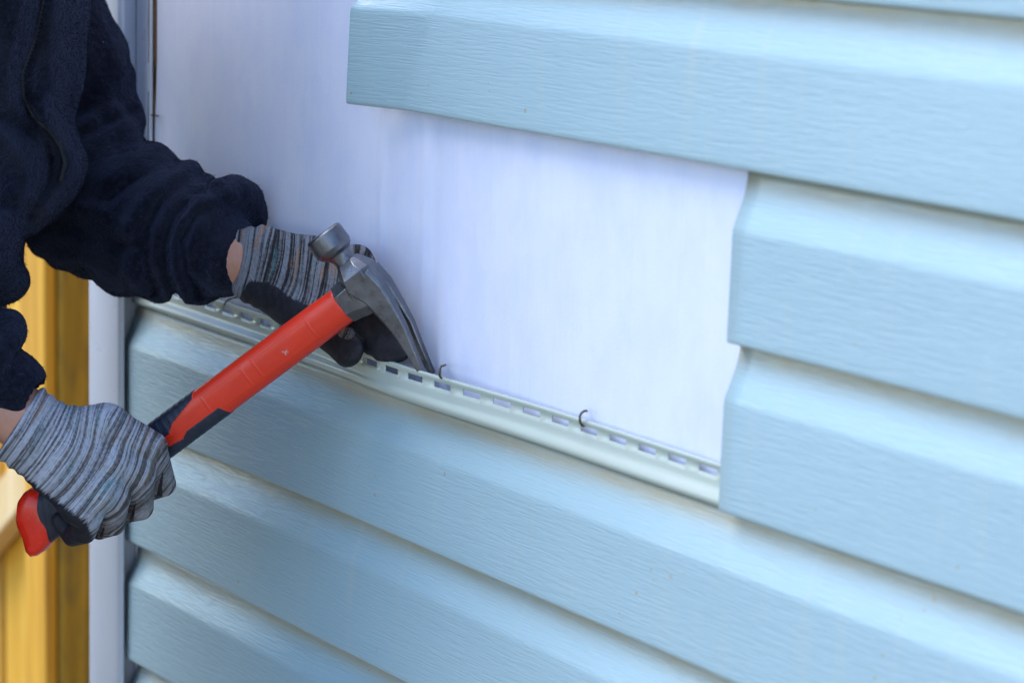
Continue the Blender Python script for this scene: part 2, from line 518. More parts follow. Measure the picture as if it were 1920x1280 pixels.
wear(GRIP, 110, (.05, .055, .07), .7)
wear(CAPRED, 80, (.55, .10, .08), .4)
SCUFF = simple('pale_scuff', (.62, .36, .32), .6, 0, .2, 300, .2)

# ------------------------------------------------------------------ ground
E_ = .1143                                  # height of one lap of siding
LIP = -.013                                 # how far the laps stand off the wall
def make_ground():  # soil out of view, made pale so it bounces light up the wall
    m, t, b = new_mat('unseen_pale_soil'); c = objco(t)
    n = noise(t, c, 1.3, 5); f = noise(t, c, 60, 4, .7)
    col = mix(t, ramp(t, n, [(.4, 0.), (.62, 1.)]), ramp(t, f, [(.3, (.20, .17, .12)), (.7, (.30, .26, .19))]), ramp(t, f, [(.3, (.26, .23, .17)), (.7, (.36, .32, .25))]))
    put(t, b, 'Base Color', col); put(t, b, 'Roughness', .95)
    bump(t, b, f, .8, .02)
    g = 24; xs = np.concatenate([-np.geomspace(600, 1, g), np.linspace(-.9, .9, 8), np.geomspace(1, 600, g)])
    X, Y = np.meshgrid(xs, xs, indexing='ij'); n_ = len(xs)
    Z = .02 * np.sin(X * 1.7 + 1) * np.sin(Y * 1.3) * (np.abs(X) < 20) * (np.abs(Y) < 20) - .02
    V = np.stack([X, Y, Z], -1).reshape(-1, 3)
    F = [(i * n_ + j, (i + 1) * n_ + j, (i + 1) * n_ + j + 1, i * n_ + j + 1) for i in range(n_ - 1) for j in range(n_ - 1)]
    o = mesh_obj('ground', V, F, m)
    tag(o, 'unseen sandy soil in front of the house wall, kept pale to bounce light', 'ground', kind='structure')
make_ground()

# ------------------------------------------------------------------ house wall with its wrap
def make_wall():
    root = empty('house_wall', (0, .006, 0))
    tag(root, 'house wall covered in white weather film behind the blue siding', 'wall')
    mb = MB()
    mb.box((-.055, .0065, .0), (4.2, 3.2, 2.9))
    mb.build('sheathing', OSB, root)
    # weather film: a gently rippled sheet with a ragged left edge by the trim
    nx, nz = 900, 60
    s = np.linspace(0, 1, nx); z = np.linspace(.25, 2.8, nz)
    S, Z = np.meshgrid(s, z, indexing='ij')
    zz = [0, 1.10, 1.125, 1.14, 1.20, 1.25, 1.3, 3.0]; ee = [.030, .030, .030, .031, .032, .038, .041, .042]
    X0 = np.interp(Z, zz, ee)
    X = X0 + (4.15 - X0) * S ** 1.6
    Y = .0030 + .0008 * np.sin(X * 11 + 1.3 * np.sin(Z * 3)) + .0007 * np.sin(X * 23 + Z * 2) + .0006 * np.sin(Z * 17 + X * 3)
    for xc, a, w in ((.436, .0018, .0035), (.497, .0014, .0022), (.512, -.0012, .006), (.62, .001, .006), (.655, .0007, .002), (.78, .0012, .012)):
        Y -= a * np.exp(-((X - xc - .004 * np.sin(Z * 4)) / w) ** 2)
    V = np.stack([X, Y, Z], -1).reshape(-1, 3)
    F = np.array([(i * nz + j, (i + 1) * nz + j, (i + 1) * nz + j + 1, i * nz + j + 1) for i in range(nx - 1) for j in range(nz - 1)])
    o = mesh_obj('house_wrap', V, F, WRAP, root)
make_wall()

# ------------------------------------------------------------------ siding panels
def course_profile():
    """(z, y, recess, plain) going up one lap from its bottom edge"""
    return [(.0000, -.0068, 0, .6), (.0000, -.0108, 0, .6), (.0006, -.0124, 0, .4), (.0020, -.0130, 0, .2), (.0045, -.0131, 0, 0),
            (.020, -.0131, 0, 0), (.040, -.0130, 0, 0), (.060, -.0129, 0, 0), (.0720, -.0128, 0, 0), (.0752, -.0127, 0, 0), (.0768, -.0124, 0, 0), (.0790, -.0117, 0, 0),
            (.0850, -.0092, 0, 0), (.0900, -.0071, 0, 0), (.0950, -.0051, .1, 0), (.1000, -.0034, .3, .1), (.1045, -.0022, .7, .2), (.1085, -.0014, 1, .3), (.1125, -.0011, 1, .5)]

def make_panel(z0, x0, x1, label, warp=None, nseg=90, hem=True, fine=None):
    root = empty('siding_panel', (x0, 0, z0))
    tag(root, label, 'siding', 'overlapping laps of blue vinyl siding')
    prof = [(.014, -.0045, 0, 1), (.004, -.0046, 0, 1)]
    for c in (0, 1):
        prof += [(z + c * E_, y, r, p) for z, y, r, p in course_profile()]
    prof = np.array(prof)
    xs = x0 + (x1 - x0) * np.linspace(0, 1, nseg) ** 1.25
    if fine is not None: xs = np.unique(np.concatenate([xs, fine]))
    nseg = len(xs)
    X = np.repeat(xs[:, None], len(prof), 1)
    Z = z0 + np.repeat(prof[None, :, 0], nseg, 0); Y = np.repeat(prof[None, :, 1], nseg, 0)
    # the long thin panel is never dead straight
    Z = Z + .0009 * np.sin(X * 3.1 + z0 * 9) ; Y = Y - .0005 * np.sin(X * 5.3 + z0 * 5) - .0006 * np.sin(X * 13 + Z * 20)*(Y < -.003)
    V = np.stack([X, Y, Z], -1).reshape(-1, 3)
    if warp: V = warp(V)
    k = len(prof)
    F = np.array([(i * k + j, (i + 1) * k + j, (i + 1) * k + j + 1, i * k + j + 1) for i in range(nseg - 1) for j in range(k - 1)])
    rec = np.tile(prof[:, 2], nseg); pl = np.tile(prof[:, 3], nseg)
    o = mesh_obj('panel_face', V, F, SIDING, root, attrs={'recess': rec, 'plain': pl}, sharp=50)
    m = o.modifiers.new('sheet', 'SOLIDIFY'); m.thickness = .0011; m.offset = -1
    if hem:
        zt = z0 + 2 * E_
        hz = [(-.0018, -.0012), (.0000, -.0022), (.0012, -.0052), (.0035, -.0062), (.0062, -.0058), (.0082, -.0040), (.0095, -.0022), (.0110, -.0016), (.0135, -.0014), (.0160, -.0013), (.0195, -.0013),
              (.0242, -.0013), (.0248, -.0014), (.0258, -.0020), (.0272, -.0026), (.0285, -.0024), (.0292, -.0012)]
        pitch, slot = .0338, .0195
        cols = []
        x = x0 + .004; first = True
        xx = [x0]
        x = math.floor((x0 - .4) / pitch) * pitch + .4 + .011
        while x < x1:
            for q in (x, x + .0006, x + slot * .5, x + slot - .0006, x + slot):
                if x0 < q < x1: xx.append(q)
            x += pitch
        xx.append(x1); xx = np.array(xx); kk = len(hz)
        hz = np.array(hz)
        X = np.repeat(xx[:, None], kk, 1); Z = zt + np.repeat(hz[None, :, 0], len(xx), 0); Y = np.repeat(hz[None, :, 1], len(xx), 0)
        Z = Z + .0009 * np.sin(X * 3.1 + z0 * 9); Y = Y - .0005 * np.sin(X * 5.3 + z0 * 5)
        V = np.stack([X, Y, Z], -1).reshape(-1, 3)
        if warp: V = warp(V)
        F = []
        base = math.floor((x0 - .4) / pitch) * pitch + .411
        for i in range(len(xx) - 1):
            mid = (xx[i] + xx[i + 1]) / 2
            inslot = ((mid - base) % pitch) < slot
            for j in range(kk - 1):
                if inslot and j == 10: continue
                F.append((i * kk + j, (i + 1) * kk + j, (i + 1) * kk + j + 1, i * kk + j + 1))
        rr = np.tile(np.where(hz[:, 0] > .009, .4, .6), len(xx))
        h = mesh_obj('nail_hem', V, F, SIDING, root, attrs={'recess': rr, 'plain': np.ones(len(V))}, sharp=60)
        m = h.modifiers.new('sheet', 'SOLIDIFY'); m.thickness = .0010; m.offset = -1
    return root

def warp_pried(V):
    """the hammer prises this hem away from the wall"""
    V = V.copy()
    g = np.exp(-((V[:, 0] - .50) / .12) ** 2)
    up = np.clip((V[:, 2] - (ZO - .022)) / .038, 0, 1); up = up * up * (3 - 2 * up)
    V[:, 1] -= .020 * g * up
    V[:, 2] += .0030 * g * up
    # the lap sags a little in its middle
    low = np.clip((ZO - .03 - V[:, 2]) / .06, 0, 1) * np.clip((V[:, 2] - ZO + 2 * E_ - .02) / .05, 0, 1)
    V[:, 2] += low * .0025 * np.sin(np.clip((V[:, 0] - .0) / 1.1, 0, 1) * math.pi)
    return V

def warp_kink(V):
    """the free end of the top panel is bent outward along a slanting crease"""
    V = V.copy()
    xc = .486 + (V[:, 2] - (ZO + 2 * E_)) * .47
    d = np.clip(xc - V[:, 0], 0, None)
    low = np.clip((ZO + 3 * E_ + .004 - V[:, 2]) / .04, 0, 1)
    V[:, 1] -= low * .26 * d
    V[:, 0] += .0205 * np.clip((V[:, 2] - ZO - 2 * E_) / .077, 0, 1.2) * np.exp(-np.clip(V[:, 0] - .4255, 0, None) / .03)
    return V

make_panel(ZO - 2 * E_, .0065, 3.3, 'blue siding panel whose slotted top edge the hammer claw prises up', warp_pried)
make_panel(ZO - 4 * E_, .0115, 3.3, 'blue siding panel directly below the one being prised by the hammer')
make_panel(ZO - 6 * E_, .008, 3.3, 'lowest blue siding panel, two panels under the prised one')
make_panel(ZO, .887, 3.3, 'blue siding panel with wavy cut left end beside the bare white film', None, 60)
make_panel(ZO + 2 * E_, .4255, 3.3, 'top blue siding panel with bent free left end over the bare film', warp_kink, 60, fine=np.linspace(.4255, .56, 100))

# ------------------------------------------------------------------ white corner trim
def make_trim():
    x = .012; yf = -.022
    root = empty('corner_trim', (x - .06, -.01, 0))
    tag(root, 'white vinyl corner trim standing between the fence and the siding', 'trim')
    z0, z1 = .12, 2.85
    mb = MB()
    # outer corner: front face, its rounded nose, the return towards the wall, and the face round the corner
    pr = [(.002, .0002), (.002, -.0152), (x - .0012, -.0155), (x - .0003, -.0162), (x, yf + .004), (x - .0012, yf + .0012), (x - .004, yf), (x - .062, yf), (x - .0662, yf + .0015), (x - .0675, yf + .005), (x - .0675, .06)]
    v = [(a, b, z) for z in (z0, z1) for a, b in pr]; n = len(pr)
    f = [(i, i + 1, n + i + 1, n + i) for i in range(n - 1)]
    mb.add(v, f)
    o = mb.build('post_face', WHITEPVC, root, smooth=True, sharp=60)
    m = o.modifiers.new('sheet', 'SOLIDIFY'); m.thickness = .0014; m.offset = 1
    # nailing flange with long slots
    rows = [z0]
    z = .2
    while z < z1 - .1:
        rows += [z, z + .072]; z += .098
    rows.append(z1)
    xs = [.0025, x + .0125, x + .016, x + .021]
    mb = MB()
    for i in range(len(rows) - 1):
        for j in range(3):
            if j == 1 and i % 2 == 1: continue
            a, b = xs[j], xs[j + 1]
            mb.add([(a, .0005, rows[i]), (b, .0005, rows[i]), (b, .0005, rows[i + 1]), (a, .0005, rows[i + 1])], [(0, 1, 2, 3)])
    o = mb.build('nail_flange', WHITEPVC, root)
    m = o.modifiers.new('sheet', 'SOLIDIFY'); m.thickness = .0012; m.offset = -1
make_trim()

# ------------------------------------------------------------------ staples
def staple(pts, label, r=.0009):
    mb = MB(); mb.tube(pts, r, 8)
    c = np.mean(np.array(pts), 0)
    o = mb.build('staple', RUST, None, origin=c, smooth=True, sharp=60)
    tag(o, label, 'staple', 'wire staples along the wall')
def wp(u, v, Y):
    d = CF + (u - 960) / FPX * CR - (v - 640) / FPX * CU
    return CAM + d * ((Y - CAM[1]) / d[1])
staple([wp(835, 684, .002), wp(832, 685, -.013), wp(827, 687, -.0235), wp(825, 692, -.025), wp(824, 704, -.0245), wp(828, 709, -.018), wp(833, 711, .002)], 'rusty wire staple on the slotted hem, nearest the hammer claw')
staple([wp(1100, 770, .002), wp(1096, 770, -.004), wp(1090, 774, -.0065), wp(1087, 781, -.0075), wp(1088, 792, -.007), wp(1091, 797, -.004), wp(1096, 798, .002)], 'rusty wire staple on the slotted hem, right of the hammer')
staple([wp(420, 573, .002), wp(421, 569, -.004), wp(425, 564, -.008), wp(432, 560, -.008), wp(440, 558, -.006), wp(446, 557, .001)], 'bent dark staple wire under the cuff of the raised glove')
staple([wp(284, 216, .002), wp(286, 216, -.003), wp(292, 217, -.003), wp(296, 217.5, .003)], 'small rusty staple across the white trim flange', .0008)

# ------------------------------------------------------------------ wooden fence beyond the corner
def make_fence():
    Y1 = 3.5
    c = at(112., 900., Y1)                               # the near corner edge of the end post
    x, y = c[0], c[1]
    root = empty('wooden_fence', (x, y, 0))
    tag(root, 'yellow stained wooden fence beyond the house corner', 'fence')
    WB = mat_wood('yellow_stained_wood', (.40, .16, .008), (.70, .35, .020), (.80, .47, .07))
    WP = mat_wood('dark_yellow_wood', (.22, .125, .008), (.42, .24, .014), (.52, .32, .025), .85)  # darker, streakier yellow for the post
    WO = mat_wood('orange_stained_wood', (.34, .15, .012), (.60, .30, .025), (.72, .42, .07), .3)
    WL = mat_wood('pale_new_wood', (.58, .36, .13), (.70, .48, .22), (.80, .60, .34))
    mb = MB(); mb.box((x - .073, y, 0), (x, y + .075, 1.95), .004)
    o = mb.build('post', WP, root); bevel(o, .003)
    mb = MB(); mb.box((x - .070, y - .020, -.03), (x - .003, y - .002, 1.9), .003)
    bevel(mb.build('post_cover_board', WB, root), .002)
    bx = x - .079
    for i in range(14):
        w = .085
        mb = MB(); mb.box((bx - w, y + .030 + .003 * (i % 2), -.03), (bx, y + .048 + .003 * (i % 2), 1.85 + .01 * (i % 3)), .003)
        mb.build('board', WO if i % 2 == 0 else WB, root)
        bx -= w + .006
    for z in (.35, 1.55):
        mb = MB(); mb.box((bx, y + .052, z), (x - .075, y + .089, z + .089), .003)
        mb.build('rail', WB, root)
    # slanting brace across the front of the boards
    mb = MB()
    a = at(36., 904., Y1 - .02); b = at(-420., 1190., Y1 - .02 + .25)
    dx = np.array([b[0] - a[0], 0, b[2] - a[2]]); L = np.linalg.norm(dx); dx /= L
    nrm = np.array([-dx[2], 0, dx[0]]);
    if nrm[2] < 0: nrm = -nrm
    p0 = np.array([x - .074, y + .026, a[2]]); hw = .03
    vv = []
    for p in (p0 + dx * .0, p0 + dx * 1.3):
        for (q, yy) in ((hw, 0), (hw, -.036), (-hw, -.036), (-hw, 0)):
            vv.append(p + nrm * q + np.array([0, yy, 0]))
    mb.add(vv, [(0, 1, 2, 3), (4, 7, 6, 5), (0, 4, 5, 1), (1, 5, 6, 2), (2, 6, 7, 3), (3, 7, 4, 0)])
    bevel(fix_normals(mb.build('brace', WL, root)), .003)
make_fence()

# ------------------------------------------------------------------ hammer
HF = Frame(2.052)
TH = R(21)
h2 = np.array([-.803, .595]); a2 = np.array([.595, .803])
Hv = np.array([h2[0] * math.cos(TH), h2[1] * math.cos(TH), -math.sin(TH)])
Av = np.array([a2[0], a2[1], 0.])
Nv = np.array([-Hv[0] * 0 + h2[0] * math.sin(TH), h2[1] * math.sin(TH), math.cos(TH)])
O_ = np.array([644., 571., 0.])
def hm(h, a, n):
    """hammer coordinates: h px along the handle from the head end, a px along the head (to the claw), n px to the viewer"""
    return HF.world(O_ + Hv * h + Av * a + Nv * n)
def ha(u, v, n=0.):
    """hammer coordinates of a photo pixel lying in the plane at height n"""
    q = np.array([u - O_[0] - Nv[0] * n, v - O_[1] - Nv[1] * n])
    return float(q @ h2) / math.cos(TH), float(q @ a2)

def make_hammer():
    root = empty('claw_hammer', hm(300, 0, 0))
    tag(root, 'red and dark blue claw hammer prising up the siding edge', 'hammer')
    # ---- handle: a rounded oblong section, with rubber inlays set into it
    kh = [-6, 0, 60, 330, 440, 520, 620, 690, 732, 742]
    ka = [34, 36, 37, 37, 37.5, 36, 36, 40, 44, 44]
    kn = [27, 29, 30, 30, 31, 30, 29, 32, 34, 34]
    kc = [0, 0, 0, 0, 0, 1, 0, -8, -14, -15]
    L, NS = 800, 144
    hs = np.linspace(-4, 742, L); th = np.linspace(0, 2 * math.pi, NS, endpoint=False)
    A_ = np.interp(hs, kh, ka); N_ = np.interp(hs, kh, kn); C_ = np.interp(hs, kh, kc)
    ex = 2 / 2.7
    ca = np.sign(np.cos(th)) * np.abs(np.cos(th)) ** ex; cn = np.sign(np.sin(th)) * np.abs(np.sin(th)) ** ex
    def inpoly(h, a, poly):
        c = np.zeros(h.shape, bool); j = len(poly) - 1
        for i in range(len(poly)):
            c ^= ((poly[i][1] > a) != (poly[j][1] > a)) & (h < (poly[j][0] - poly[i][0]) * (a - poly[i][1]) / (poly[j][1] - poly[i][1] + 1e-9) + poly[i][0])
            j = i
        return c
    top = [ha(*p, 22) for p in ((345, 728), (358, 733), (362, 748), (326, 793), (321, 812), (306, 826), (262, 856))]
    bot = [ha(*p, 22) for p in ((412, 762), (437, 778), (470, 850), (250, 960), (250, 895), (315, 838), (345, 822), (352, 808))]
    top = top + [(520, -10), (760, -10), (760, -90), (top[0][0] - 6, -90)]
    H2 = np.repeat(hs[:, None], NS, 1); A2 = C_[:, None] + A_[:, None] * ca[None]; N2 = N_[:, None] * cn[None]
    blk = inpoly(H2, A2, top) | inpoly(H2, A2, bot) | (H2 > 540)
    # raised panel outline on both broad faces
    rd = np.zeros_like(H2)
    for (p0, p1, hw) in ((70, 205, 21), (232, 330, 20)):
        dh = np.where(np.abs(A2) < hw + 3, np.minimum(np.abs(H2 - p0), np.abs(H2 - p1)), 99)
        da = np.where((H2 > p0 - 3) & (H2 < p1 + 3), np.abs(np.abs(A2) - hw), 99)
        rd = np.maximum(rd, np.exp(-(np.minimum(dh, da) / 2.0) ** 2))
    off = np.where((np.abs(N2) > 12) & ~blk, .6 * rd, 0)
    off = np.where(blk, 1.0 + np.where(A2 < 0, .7, .3) * (np.sin(H2 * .42) > .2), off)
    sN = np.hypot(ca, cn)[None]
    N2 = N2 + off * cn[None] / sN; A3 = A2 + off * ca[None] / sN
    # the butt is cut on a slant
    H3 = H2 + np.clip((H2 - 600) / 110, 0, 1) * .5 * (A3 + 10)
    V = np.stack([H3, A3, N2], -1)
    P = hm_arr(V.reshape(-1, 3))
    red, dark = [], []
    for i in range(L - 1):
        for j in range(NS):
            q = (i * NS + j, (i + 1) * NS + j, (i + 1) * NS + (j + 1) % NS, i * NS + (j + 1) % NS)
            (dark if blk[i, j] else red).append(q)
    red.append(tuple(range(NS)))
    def sub(fs):
        used = sorted({i for f in fs for i in f}); mp = {k: n for n, k in enumerate(used)}
        return P[used], [tuple(mp[i] for i in f) for f in fs]
    v, f = sub(red); fix_normals(mesh_obj('handle', v, f, RED, root, sharp=50))
    v, f = sub(dark); fix_normals(mesh_obj('rubber_grip', v, f, GRIP, root, sharp=50))
    # pale maker's scuff on the broad face
    mb = MB(); h0, a0 = ha(534, 661, 30)
    for k in range(16):
        q = rng.normal(size=2) * (4.2, 3.0); rr = rng.uniform(.6, 1.7)
        pts = [hm(h0 + q[0] + rr * math.cos(t), a0 + q[1] + rr * math.sin(t) * .7, 30.7 + .03 * k) for t in np.linspace(0, 6.28, 6, endpoint=False)]
        mb.add(pts, [tuple(range(6))])
    mb.build('scuff_mark', SCUFF, root)
    # ---- flared end cap
    st = [(732, 46, 34, -13), (739, 50, 37, -15), (752, 55, 40, -18), (768, 55, 40, -19), (781, 50, 37, -19), (788, 39, 30, -18), (792, 21, 15, -17), (793, 3, 3, -17)]
    rings = []
    th8 = np.linspace(0, 2 * math.pi, 48, endpoint=False); e2 = 2 / 3.2
    for h, A, Nn, c in st:
        rings.append([hm(h + .5 * (c + 10 + A * math.cos(t)), c + A * np.sign(math.cos(t)) * abs(math.cos(t)) ** e2, Nn * np.sign(math.sin(t)) * abs(math.sin(t)) ** e2) for t in th8])
    mb = MB(); mb.loft(rings); fix_normals(mb.build('end_cap', CAPRED, root, smooth=True, sharp=28))
    # ---- steel head
    mb = MB()
    def sec(c, ax, hw, nw, ch=.3, n0=0.):
        """chamfered rectangular section centred at c=(h,a), in-plane half width hw along unit ax, half depth nw"""
        ax = np.array(ax, float); ax /= np.linalg.norm(ax); k = ch
        loop = [(1, -1 + k), (1, 1 - k), (1 - k, 1), (-1 + k, 1), (-1, 1 - k), (-1, -1 + k), (-1 + k, -1), (1 - k, -1)]
        return [hm(c[0] + ax[0] * x * hw, c[1] + ax[1] * x * hw, n0 + y * nw) for x, y in loop]
    def round_(c, ax, r, n=28, n0=0.):
        ax = np.array(ax, float); ax /= np.linalg.norm(ax)
        return [hm(c[0] + ax[0] * r * math.cos(t), c[1] + ax[1] * r * math.cos(t), n0 + r * math.sin(t)) for t in np.linspace(0, 2 * math.pi, n, endpoint=False)]
    # poll: drum, shoulder and neck; the head axis is 'a', its distance from the handle's end is h
    h0, a0 = ha(603, 438); h1, a1 = ha(631, 470); h2_, a2_ = ha(650, 505)
    hp = (h0 + h1) / 2
    mb.loft([round_((hp, a0 - 1), (1, 0), 30), round_((hp, a0), (1, 0), 34), round_((hp, a0 + 4), (1, 0), 37.5), round_((hp, a1 - 8), (1, 0), 38), round_((hp - 1, a1 + 1), (1, 0), 33),
             round_((hp - 1, a1 + 8), (1, 0), 24), round_((hp - 3, a1 + 18), (1, 0), 20), round_((hp - 5, a1 + 34), (1, 0), 21), round_((hp - 8, a1 + 52), (1, 0), 24)])
    # cheek block between the poll and the claw
    hc = hp - 9
    aN = a1 + 26
    mb.loft([sec((hc + 2, aN), (1, 0), 19, 19), sec((hc + 1, aN + 14), (1, 0), 28, 30, .45), sec((hc - 1, aN + 30), (1, 0), 34, 37, .4), sec((hc + 2, aN + 48), (1, 0), 37, 36, .4), sec((hc + 6, aN + 66), (1, .15), 35, 33, .35), sec((hc + 12, aN + 80), (1, .3), 31, 31, .3)])
    # socket that takes the handle
    mb.loft([sec((-3, 0), (0, 1), 38, 30, .5), sec((-18, 0), (0, 1), 40, 31, .5), sec((-34, 2), (0, 1), 42, 33, .45), sec((-58, 4), (0, 1), 44, 34, .4), sec((-78, 4), (0, 1), 36, 30, .4)])
    # two claw prongs with the nail slot between them
    ctr = [(680, 522), (708, 545), (734, 579), (757, 613), (776, 650), (805, 706)]
    wid = [34, 27, 20, 15, 10, 4]
    pts = [np.array(ha(u, v)) for u, v in ctr]
    for sgn in (1, -1):
        rg = []
        for i in range(len(pts)):
            t = pts[min(i + 1, len(pts) - 1)] - pts[max(i - 1, 0)]; t /= np.linalg.norm(t)
            ax = (-t[1], t[0])
            s = i / (len(pts) - 1)
            gap = 0.2 + 13 * min(1, max(0, s - .22) / .4); outer = 36 - 4 * s
            rg.append(sec(pts[i], ax, wid[i], (outer - gap) / 2, .22, sgn * (outer + gap) / 2))
        mb.loft(rg)
    o = fix_normals(mb.build('head', STEEL, root, smooth=True, sharp=26))
    bevel(o, .0008, 2, 30)
    return root

def hm_arr(V):
    return HF.world(O_ + V[:, :1] * Hv + V[:, 1:2] * Av + V[:, 2:3] * Nv)
make_hammer()

# ------------------------------------------------------------------ the worker
PF = Frame(2.25)                            # torso and sleeves
RF = Frame(2.093)                           # hand on the hammer handle
LF = Frame(2.2, -.00046, 440.)              # hand on the wall
UPV = np.array([-.0285, -.9825, .184])      # straight up, in (u, v, w)
def lean(v): return -.187 * (v - 200.)      # keeps an upright column upright in the tilted picture frame

def conv(p, fa, fb):
    """the same world point in another frame"""
    x = fa.world(np.array(p, float)) - CAM
    D = x @ CF
    u = 960 + FPX * (x @ CR) / D; v = 640 - FPX * (x @ CU) / D
    return np.array([u, v, (fb.D0 + fb.slope * (u - fb.u0) - D) / fb.k])

person = None
def make_person():
    global person
    hip = PF.world(np.array([-360., 640., 100. + lean(640)]))
    person = empty('person', (hip[0], hip[1], 0))
    tag(person, 'worker in a navy fleece jacket and striped grey gloves holding a hammer', 'person')
    # ---------------- jacket
    fv = [-420, -330, -200, 0, 60, 110, 170, 228, 262, 290, 320, 345, 368, 400, 440, 484, 533, 560, 580]
    fr = [60, 120, 160, 170, 168, 162, 156, 141, 148, 158, 160, 152, 137, 104, 66, 58, 53, 32, 10]
    bk = [(-420, -180), (-330, -330), (0, -420), (300, -500), (580, -590)]
    sh = [(-420, 180), (-330, 350), (-200, 360), (0, 310), (300, 280), (580, 260)]
    wristL = conv((425, 480, 0), LF, PF); wristR = conv((30, 772, 0), RF, PF)
    eR = np.array([-330., 560., 420.]); sR = np.array([-150., -250., 500.]); sL = np.array([-150., -250., -170.])
    arm = Prims(60)
    arm.chain([sL, (30, -60, -190), (118, 120, -190)], [165, 122, 112])
    arm.cap((118, 120, -190), (142, 168, -185), 112, 106, k=50)
    fore = Prims(40)
    fore.chain([(95, 290, -190), (170, 372, -120), (270, 415, -30), (345, 448, 40)], [132, 137, 128, 118])
    cuff = Prims(20)
    e = np.array([wristL[0], wristL[1], wristL[2]])
    cuff.chain([(350, 452, 45), (400, 468, 80), e + (-3, 1, 3)], [98, 82, 75])
    def ring(c, A, Bv, r, n=14):
        p = Prims(14); c = np.array(c, float)
        q = [c + math.cos(t) * np.array(A, float) + math.sin(t) * np.array(Bv, float) for t in np.linspace(0, 2 * math.pi, n + 1)]
        for i in range(n): p.cap(q[i], q[i + 1], r[0] + (r[1] - r[0]) * (.5 - .5 * math.cos(i / n * 6.283)), r[0] + (r[1] - r[0]) * (.5 - .5 * math.cos((i + 1) / n * 6.283)))
        return p
    rings = [(ring((400, 452, 70), (38, -86, 0), (-52, -4, 78), (36, 32)), 14),
             (ring((322, 438, 20), (32, -98, 0), (-48, 4, 88), (31, 28)), 22),
             (ring((248, 412, -35), (26, -106, 0), (-46, 10, 92), (30, 26)), 30),
             (ring((160, 300, -140), (70, -78, 0), (-30, 10, 100), (36, 22)), 30)]
    right = Prims(60)
    right.chain([sR, (-300, 150, 560), eR], [170, 140, 125])
    right.chain([eR, (-150, 650, 380), (-60, 700, 350)], [125, 112, 96])
    rcuff = Prims(18)
    rcuff.chain([(-70, 690, 350), wristR + (-12, -44, -2)], [92, 74])
    rrings = [(ring((-28, 668, 345), (44, -56, 0), (14, 8, 70), (30, 30)), 16), (ring((-95, 640, 362), (44, -66, 0), (16, 8, 84), (30, 30)), 24)]
    # folds in the jacket front: (a, b, radius, blend) ridges and creases lying on the surface facing the camera
    def pdist(P, pts):
        best = None
        for (x0, y0), (x1, y1) in zip(pts[:-1], pts[1:]):
            dx, dy = x1 - x0, y1 - y0; L = dx * dx + dy * dy
            t = np.clip(((P[:, 0] - x0) * dx + (P[:, 1] - y0) * dy) / L, 0, 1)
            q = np.hypot(P[:, 0] - x0 - t * dx, P[:, 1] - y0 - t * dy)
            best = q if best is None else np.minimum(best, q)
        return best
    # (path, half width, height): positive stands out, negative is a crease
    tf = [([(112, -60), (106, 80), (100, 170), (84, 232)], 26, 13), ([(44, -60), (26, 60), (8, 130), (14, 195)], 24, 12),
          ([(78, 212), (112, 255), (132, 300), (122, 345), (90, 385)], 27, 15), ([(-20, 245), (40, 285), (62, 330), (48, 380), (16, 425)], 30, 15),
          ([(-50, 420), (0, 462), (24, 530)], 30, 12), ([(-60, 300), (-30, 380), (-20, 480)], 26, 10),
          ([(86, -60), (68, 70), (42, 140), (42, 188), (62, 222), (86, 258), (96, 300)], 9, -9),
          ([(96, 300), (90, 340), (64, 382), (46, 425), (52, 490)], 13, -12), ([(-40, 210), (10, 224), (48, 250)], 14, -10),
          ([(-40, 372), (10, 388), (46, 398)], 13, -9), ([(150, 60), (140, 140), (122, 215)], 12, -5)]
    af = [([(252, 206), (218, 222), (182, 240), (150, 258), (120, 285)], 10, -17), ([(262, 196), (215, 205), (170, 228)], 14, 7), ([(262, 232), (215, 248), (170, 280)], 14, 7),
          ([(292, 258), (250, 272), (205, 296)], 8, -9), ([(300, 282), (250, 300), (200, 335)], 15, 8), ([(332, 306), (285, 322), (240, 345), (205, 375)], 9, -10),
          ([(345, 330), (300, 345), (255, 385), (240, 440)], 15, 8), ([(388, 322), (345, 340), (302, 378), (278, 430), (274, 490), (290, 545)], 10, -11),
          ([(426, 346), (376, 362), (326, 408), (308, 460), (314, 520), (334, 562)], 9, -10),
          ([(478, 392), (424, 382), (368, 402), (342, 452), (348, 512), (372, 548)], 9, -13), ([(205, 130), (180, 158), (160, 190)], 16, -6), ([(120, 420), (190, 450), (260, 462)], 14, -8),
          ([(110, 380), (180, 395), (230, 420)], 16, 7)]
    hull = Prims(80)                                # room for the body inside the jacket's back and waist
    for dw in (-110, 110):
        hull.chain([(-345, 560, 165 + lean(560) + dw), (-215, 330, 165 + lean(330) + dw), (-165, -60, 165 + lean(-60) + dw), (-150, -270, 165 + lean(-270) + dw)], [285, 270, 285, 210])
    hull.chain([(-140, -270, 165 + lean(-270)), (-118, -420, 165 + lean(-420))], [250, 185])
    def jacket(P):
        u, v, w = P[:, 0], P[:, 1], P[:, 2]
        f = np.interp(v, fv, fr).astype(np.float32); b = np.interp(v, *zip(*bk)).astype(np.float32); s = np.interp(v, *zip(*sh)).astype(np.float32)
        a = (f - b) / 2; c = (f + b) / 2; wc = 165 + lean(v)
        qx = np.abs((u - c) / a); qy = np.abs((w - wc) / s)
        q = (qx ** 2.2 + qy ** 2.2 + 1e-9) ** (1 / 2.2)
        d = (q - 1) * np.minimum(a, s) * .92
        d = smax(d, v - 578, 40)
        d = smin(d, smax(hull.d(P), v - 690, 30), 30); d = smax(d, -470 - v, 50)
        for pp, r, h_ in tf: d = d - 1.35 * h_ * np.exp(-(pdist(P, pp) / r) ** 2)
        d = d + 3.0 * wob(P, (.003, .009), 3)
